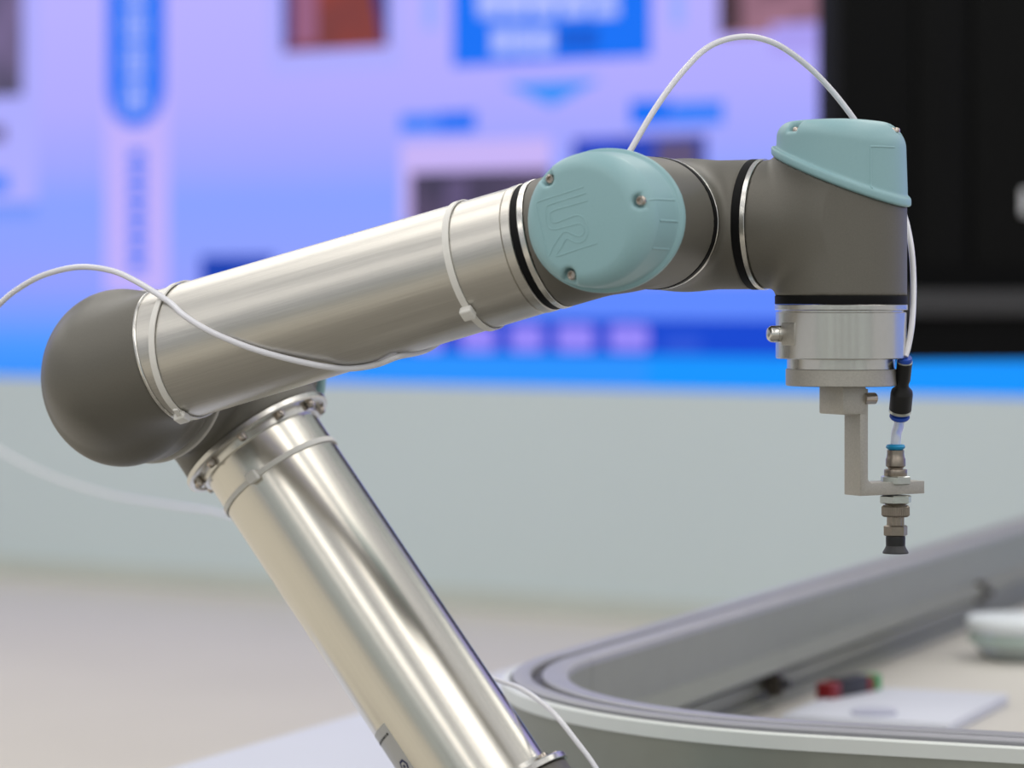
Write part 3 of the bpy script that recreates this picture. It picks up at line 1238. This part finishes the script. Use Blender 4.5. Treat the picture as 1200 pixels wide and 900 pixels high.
blk = tp(987, 470)
mk('mount_block', *bbox((0.0165, 0.0240, (485 - 452.5) * pxm), np.array([blk[0], W3[1] - 0.002, zt((452.5 + 485) / 2)]), BX, BY, 0.0012), M_cast, tool, 30)
TH = 0.0058
LEN = 0.0465
zf = zt(580)
zt1 = zt(455)
c0 = at(1008, 580, W3[1] - 0.010)
poly = [(0, 0), (LEN, 0), (LEN, TH + 0.0016), (TH + 0.0018, TH + 0.0016), (TH, TH + 0.0034), (TH, zt1 - zf), (0, zt1 - zf)]
cc = np.array([c0[0], c0[1], zf]) + BY * 0.0078
# profile plane is BX, Z; the extrusion runs along BY
mk('angle_bracket', *prism(poly, cc, BX, Z3, 0.0156, 0.0006), M_cast, tool, 30)
bq = at(1018, 467, W3[1] - 0.006)
mk('bracket_bolt', *lathe([(-0.004, 0.0034), (0.0036, 0.0034), (0.0042, 0.0028), (0.0042, 0.0017), (0.002, 0.0016)], bq + BX * 0.0005, BX, 24), M_steel, tool, 40)

# suction assembly on a vertical axis through the bracket foot
ax0 = cc + BX * (LEN * 0.555)
AXC = np.array([ax0[0], ax0[1], HC])
pa = ax0[1] / F
AXC[0] = (1049.5 - 600) * pa


def za(py):
    return (py - HZ) * pa


def lat(name, prof, m, parent=tool, seg=40, sm=35):
    return mk(name, *lathe([(za(y), r * pa) for y, r in prof], AXC, -Z3, seg), m, parent, sm)


fit = lat('push_fitting', [(527.5, 6), (527.5, 10), (532, 10), (536, 10.6), (538, 11.6), (546, 11.6), (548, 9), (551, 8.6), (551, 6)], M_nickel)
lat('release_collar', [(520.5, 6.5), (521, 10), (523.5, 11.5), (525, 11), (527.4, 8), (527.4, 6)], M_cyan, fit)
lat('threaded_collar', [(550, 6), (550, 13), (551, 13.5), (557, 13.5), (559, 12.5), (559, 6)], M_nickel)


def hexnut(name, y0, y1, r, m, ph=0.3):
    e1 = np.array([math.cos(ph), math.sin(ph), 0])
    e2 = np.array([-math.sin(ph), math.cos(ph), 0])
    V, Fc = lathe([(za(y0), r * 0.86 * pa), (za(y0 + 1.2), r * pa), (za(y1 - 1.2), r * pa), (za(y1), r * 0.86 * pa)], AXC, -Z3, 6, (e1, e2))
    return mk(name, V, Fc, m, tool, 20)


hexnut('lock_nut', 557.5, 567.5, 18.5, M_zinc, 0.55)
hexnut('lock_nut', 580.3, 590, 19.5, M_zinc, 0.25)
lat('thread', [(589, 5), (589, 12.5), (590, 13), (591, 12.4), (592, 13), (593, 12), (593, 5)], M_nickel)
# knurled and ribbed stem
def knurl(name, y0, y1, r, teeth, depth, m, ch=2):
    seg = teeth * 2
    th = np.linspace(0, 2 * math.pi, seg, endpoint=False)
    V, Fc = [], []
    for y, q in ((y0, 0.88), (y0 + ch, 1.0), (y1 - ch, 1.0), (y1, 0.88)):
        rr = (r * q - depth * (np.arange(seg) % 2)) * pa
        V.append(AXC - Z3 * za(y) + rr[:, None] * np.c_[np.cos(th), np.sin(th), 0 * th])
    for i in range(3):
        for k in range(seg):
            k2 = (k + 1) % seg
            Fc.append((i * seg + k, i * seg + k2, (i + 1) * seg + k2, (i + 1) * seg + k))
    Fc.append(tuple(range(seg)))
    Fc.append(tuple(range(3 * seg, 4 * seg)))
    return mk(name, np.vstack(V), Fc, m, tool, 0)


knurl('knurled_nut', 592, 605.5, 16.5, 44, 0.7, M_nickel)
knurl('ribbed_stem', 604, 617, 10.2, 12, 1.0, M_nickel, 1)
hexnut('stem_nut', 615.5, 628, 14.2, M_nickel, 0.1)
lat('cup_neck', [(628, 5), (628, 11), (630, 11.5), (640, 11.3), (640, 5)], M_rubber)
lat('suction_cup', [(639.5, 5), (639.5, 11.4), (642, 12.3), (647, 15.2), (648.5, 15.0), (647.5, 13), (643, 9)], M_rubber2)

# ------------------------------------------------------------------ black inline fitting with its clear tube
PT = at(1060.5, 420, W3[1] - 0.012)
PBm = np.array([AXC[0] + 3.5 * pa, ax0[1] - 0.004, HC - za(490)])
inl = empty('inline_fitting', PBm)
tag(inl, 'black push-in hose reducer with blue collars beside the tool flange', 'fitting')
IA = unit(PBm - PT)
IL = np.linalg.norm(PBm - PT)


def il(name, prof, m, seg=32):
    return mk(name, *lathe([((y - 420) / 70 * IL, r * pa) for y, r in prof], PT, IA, seg), m, inl, 40)


il('blue_collar', [(419, 4), (419, 8), (421, 8.6), (423, 8.6), (423, 4)], M_blue)
il('metal_ring', [(423, 4), (423, 9), (424.5, 9), (424.5, 4)], M_zinc)
il('body', [(424.5, 4), (424.5, 9), (445, 8.6), (449, 7.2), (453, 7.6), (458, 12.4), (461, 13), (479, 13), (479, 4)], M_rubber)
il('metal_ring', [(479, 4), (479, 13.2), (482, 13.2), (482, 4)], M_zinc)
il('blue_collar', [(482, 4), (482, 8.5), (485, 8.5), (485.5, 11.5), (488, 12), (489.5, 11), (490, 7), (490, 4)], M_blue)

ct = mk('clear_tube', *sweep(spline([PBm + IA * 0.0002, PBm + IA * 0.005, np.array([AXC[0] + 1 * pa, AXC[1], HC - za(508)]), AXC - Z3 * za(521)], 6), 6.0 * pa, 16), M_clear, None, 60)
tag(ct, 'short clear air tube between black reducer and cyan fitting collar', 'tube')

# ------------------------------------------------------------------ air hoses
RH = 0.0018
front = RH + 0.0003
P = [at(-40, 398, 1.90), at(0, 356, 1.885), at(22, 338, 1.88), at(52, 322, 1.87), at(92, 313, 1.86), at(130, 317, 1.85), at(160, 330, 1.835)]
P += [on_cyl(x, y, EL, D3, rfor(0.1) + front) for x, y in ((197, 353), (215, 369), (240, 385), (268, 398), (300, 410), (340, 421), (378, 429))]
for x, y in ((408, 432), (440, 427.5), (466, 418)):
    P.append(on_cyl(x, y, EL, D3, rfor(0.2) + front))
# round the underside, along the back of the forearm, up behind the first wrist
UPF = np.cross(-N3, D3)


def fp(s, ang, r=front):
    """A point on the forearm surface: angle 0 faces the viewer, 90 is below, 180 behind."""
    a = math.radians(ang)
    return fore(s) + (rfor(s) + r) * (-N3 * math.cos(a) - UPF * math.sin(a))


s_last = np.dot(P[-1] - EL, D3)
P += [fp(s_last + 0.009, 114), fp(s_last + 0.024, 140), fp(s_last + 0.045, 162), fp(0.25, 176), fp(0.275, 180)]
P += [W1 - D3 * 0.05 + N3 * 0.048 + UPF * 0.0, W1 - D3 * 0.030 + N3 * 0.047 + UPF * 0.028]
yb = W1[1] + 0.03
P += [at(722, 204, yb - 0.002), at(736, 181, yb), at(768, 127, yb + 0.01), at(800, 84, yb + 0.02), at(832, 54, yb + 0.03), at(870, 43, yb + 0.04), at(906, 50, yb + 0.05), at(940, 72, yb + 0.06),
      at(972, 103, yb + 0.07), at(1005, 146, yb + 0.076), at(1032, 195, yb + 0.08), at(1057, 245, yb + 0.07), at(1067, 285, yb + 0.045), at(1070.5, 330, yb + 0.032),
      at(1069, 376, W3[1] - 0.004), at(1064.5, 405, W3[1] - 0.010), PT - IA * 0.0012]
hose = mk('air_hose', *sweep(spline(P, 8), RH, 14), M_hose, None, 60)
tag(hose, 'white air hose crossing the forearm and arching over the wrist', 'hose')

P = [at(-60, 486, 3.7), at(0, 528, 3.6), at(60, 558, 3.45), at(130, 580, 3.25), at(200, 592, 3.0), at(270, 605, 2.75), at(360, 650, 2.5), at(470, 728, 2.25), at(555, 785, 2.04),
     at(583, 797, 2.0), at(612, 808, 1.96), at(645, 832, 1.92), at(675, 868, 1.895), at(700, 903, 1.88), at(716, 940, 1.87), at(724, 1000, 1.855), at(745, 1080, 1.85), at(790, 1200, 1.86), at(830, 1400, 1.85), at(842, 1600, 1.84)]
tag(mk('air_hose', *sweep(spline(P, 8), 0.0017, 12), M_hose, None, 60), 'white air hose hanging behind the upper arm down to the lower flange', 'hose')

# ------------------------------------------------------------------ cable ties


def tie(name, C, D, R, head_ang, e1, e2, tilt, label, parent=None, w=0.0040, th=0.0011, tail=True):
    """Nylon strap round a tube, with its locking head and cut tail."""
    root = empty(name, C - Z3 * R)
    tag(root, label, 'cable tie', 'white cable ties on the arm')
    n = 96
    V, Fc = [], []
    prof = ((-w / 2, 0.0002), (w / 2, 0.0002), (w / 2, th), (-w / 2, th))
    for k in range(n):
        a = 2 * math.pi * k / n
        rd = e1 * math.cos(a) + e2 * math.sin(a)
        sh = tilt(a)
        for x, r in prof:
            V.append(C + D * (x + sh) + rd * (R + r))
    for k in range(n):
        k2 = (k + 1) % n
        for j in range(4):
            j2 = (j + 1) % 4
            Fc.append((k * 4 + j, k * 4 + j2, k2 * 4 + j2, k2 * 4 + j))
    mk('strap', V, Fc, M_nylon, root, 40)
    a = head_ang
    rd = e1 * math.cos(a) + e2 * math.sin(a)
    tg = -e1 * math.sin(a) + e2 * math.cos(a)
    hc = C + D * tilt(a) + rd * (R + 0.0030)
    mk('locking_head', *bbox((0.0075, 0.0078, 0.0052), hc, D, tg, 0.0014, 3), M_nylon, root, 40)
    if tail:
        mk('tail', *bbox((0.0030, 0.0100, 0.0011), hc + D * 0.002 - tg * 0.0075 * tail + rd * 0.0005, unit(D + tg * 0.3), unit(tg - D * 0.3), 0.0003), M_nylon, root, 40)
    return root


fe1, fe2 = -N3, np.cross(D3, -N3)


def ang_on(px, py, C, D, R, e1, e2):
    q = on_cyl(px, py, C, D, R) - C
    return np.dot(q, D), math.atan2(np.dot(q, e2), np.dot(q, e1))


RT1 = rfor(0.27) + 0.0002
sr, hr = ang_on(549, 363, EL, D3, RT1, fe1, fe2)
tie('cable_tie', fore(sr), D3, RT1, hr, fe1, fe2, lambda a: 0.0, 'white cable tie round the forearm near the teal cap', tail=0)
RT0 = rfor(0.06) + 0.0002
sl, hl = ang_on(213, 484, EL, D3, RT0, fe1, fe2)
sm, hm = ang_on(168, 398, EL, D3, RT0, fe1, fe2)
st, ht = ang_on(196, 346, EL, D3, RT0, fe1, fe2)
sl, sm, st = max(sl, 0.0535), max(sm, 0.0535), max(st, 0.0535)
mid, amp = (sl + st) / 2, (st - sl) / 2
tie('cable_tie', fore(mid), D3, RT0, hl, fe1, fe2, lambda a: -amp * math.cos(a - hl), 'white cable tie at the elbow end of the forearm tube', tail=1)
su, hu = ang_on(298, 559, EU, E3, RUP + 0.0002, eu1, eu2)
tie('cable_tie', EU + E3 * su, E3, RUP + 0.0002, hu, eu1, eu2, lambda a: 0.0, 'white cable tie round the upper arm tube below the elbow flange', tail=0, w=0.0034)

SC.cycles.use_denoising = True
SC.cycles.max_bounces = 8
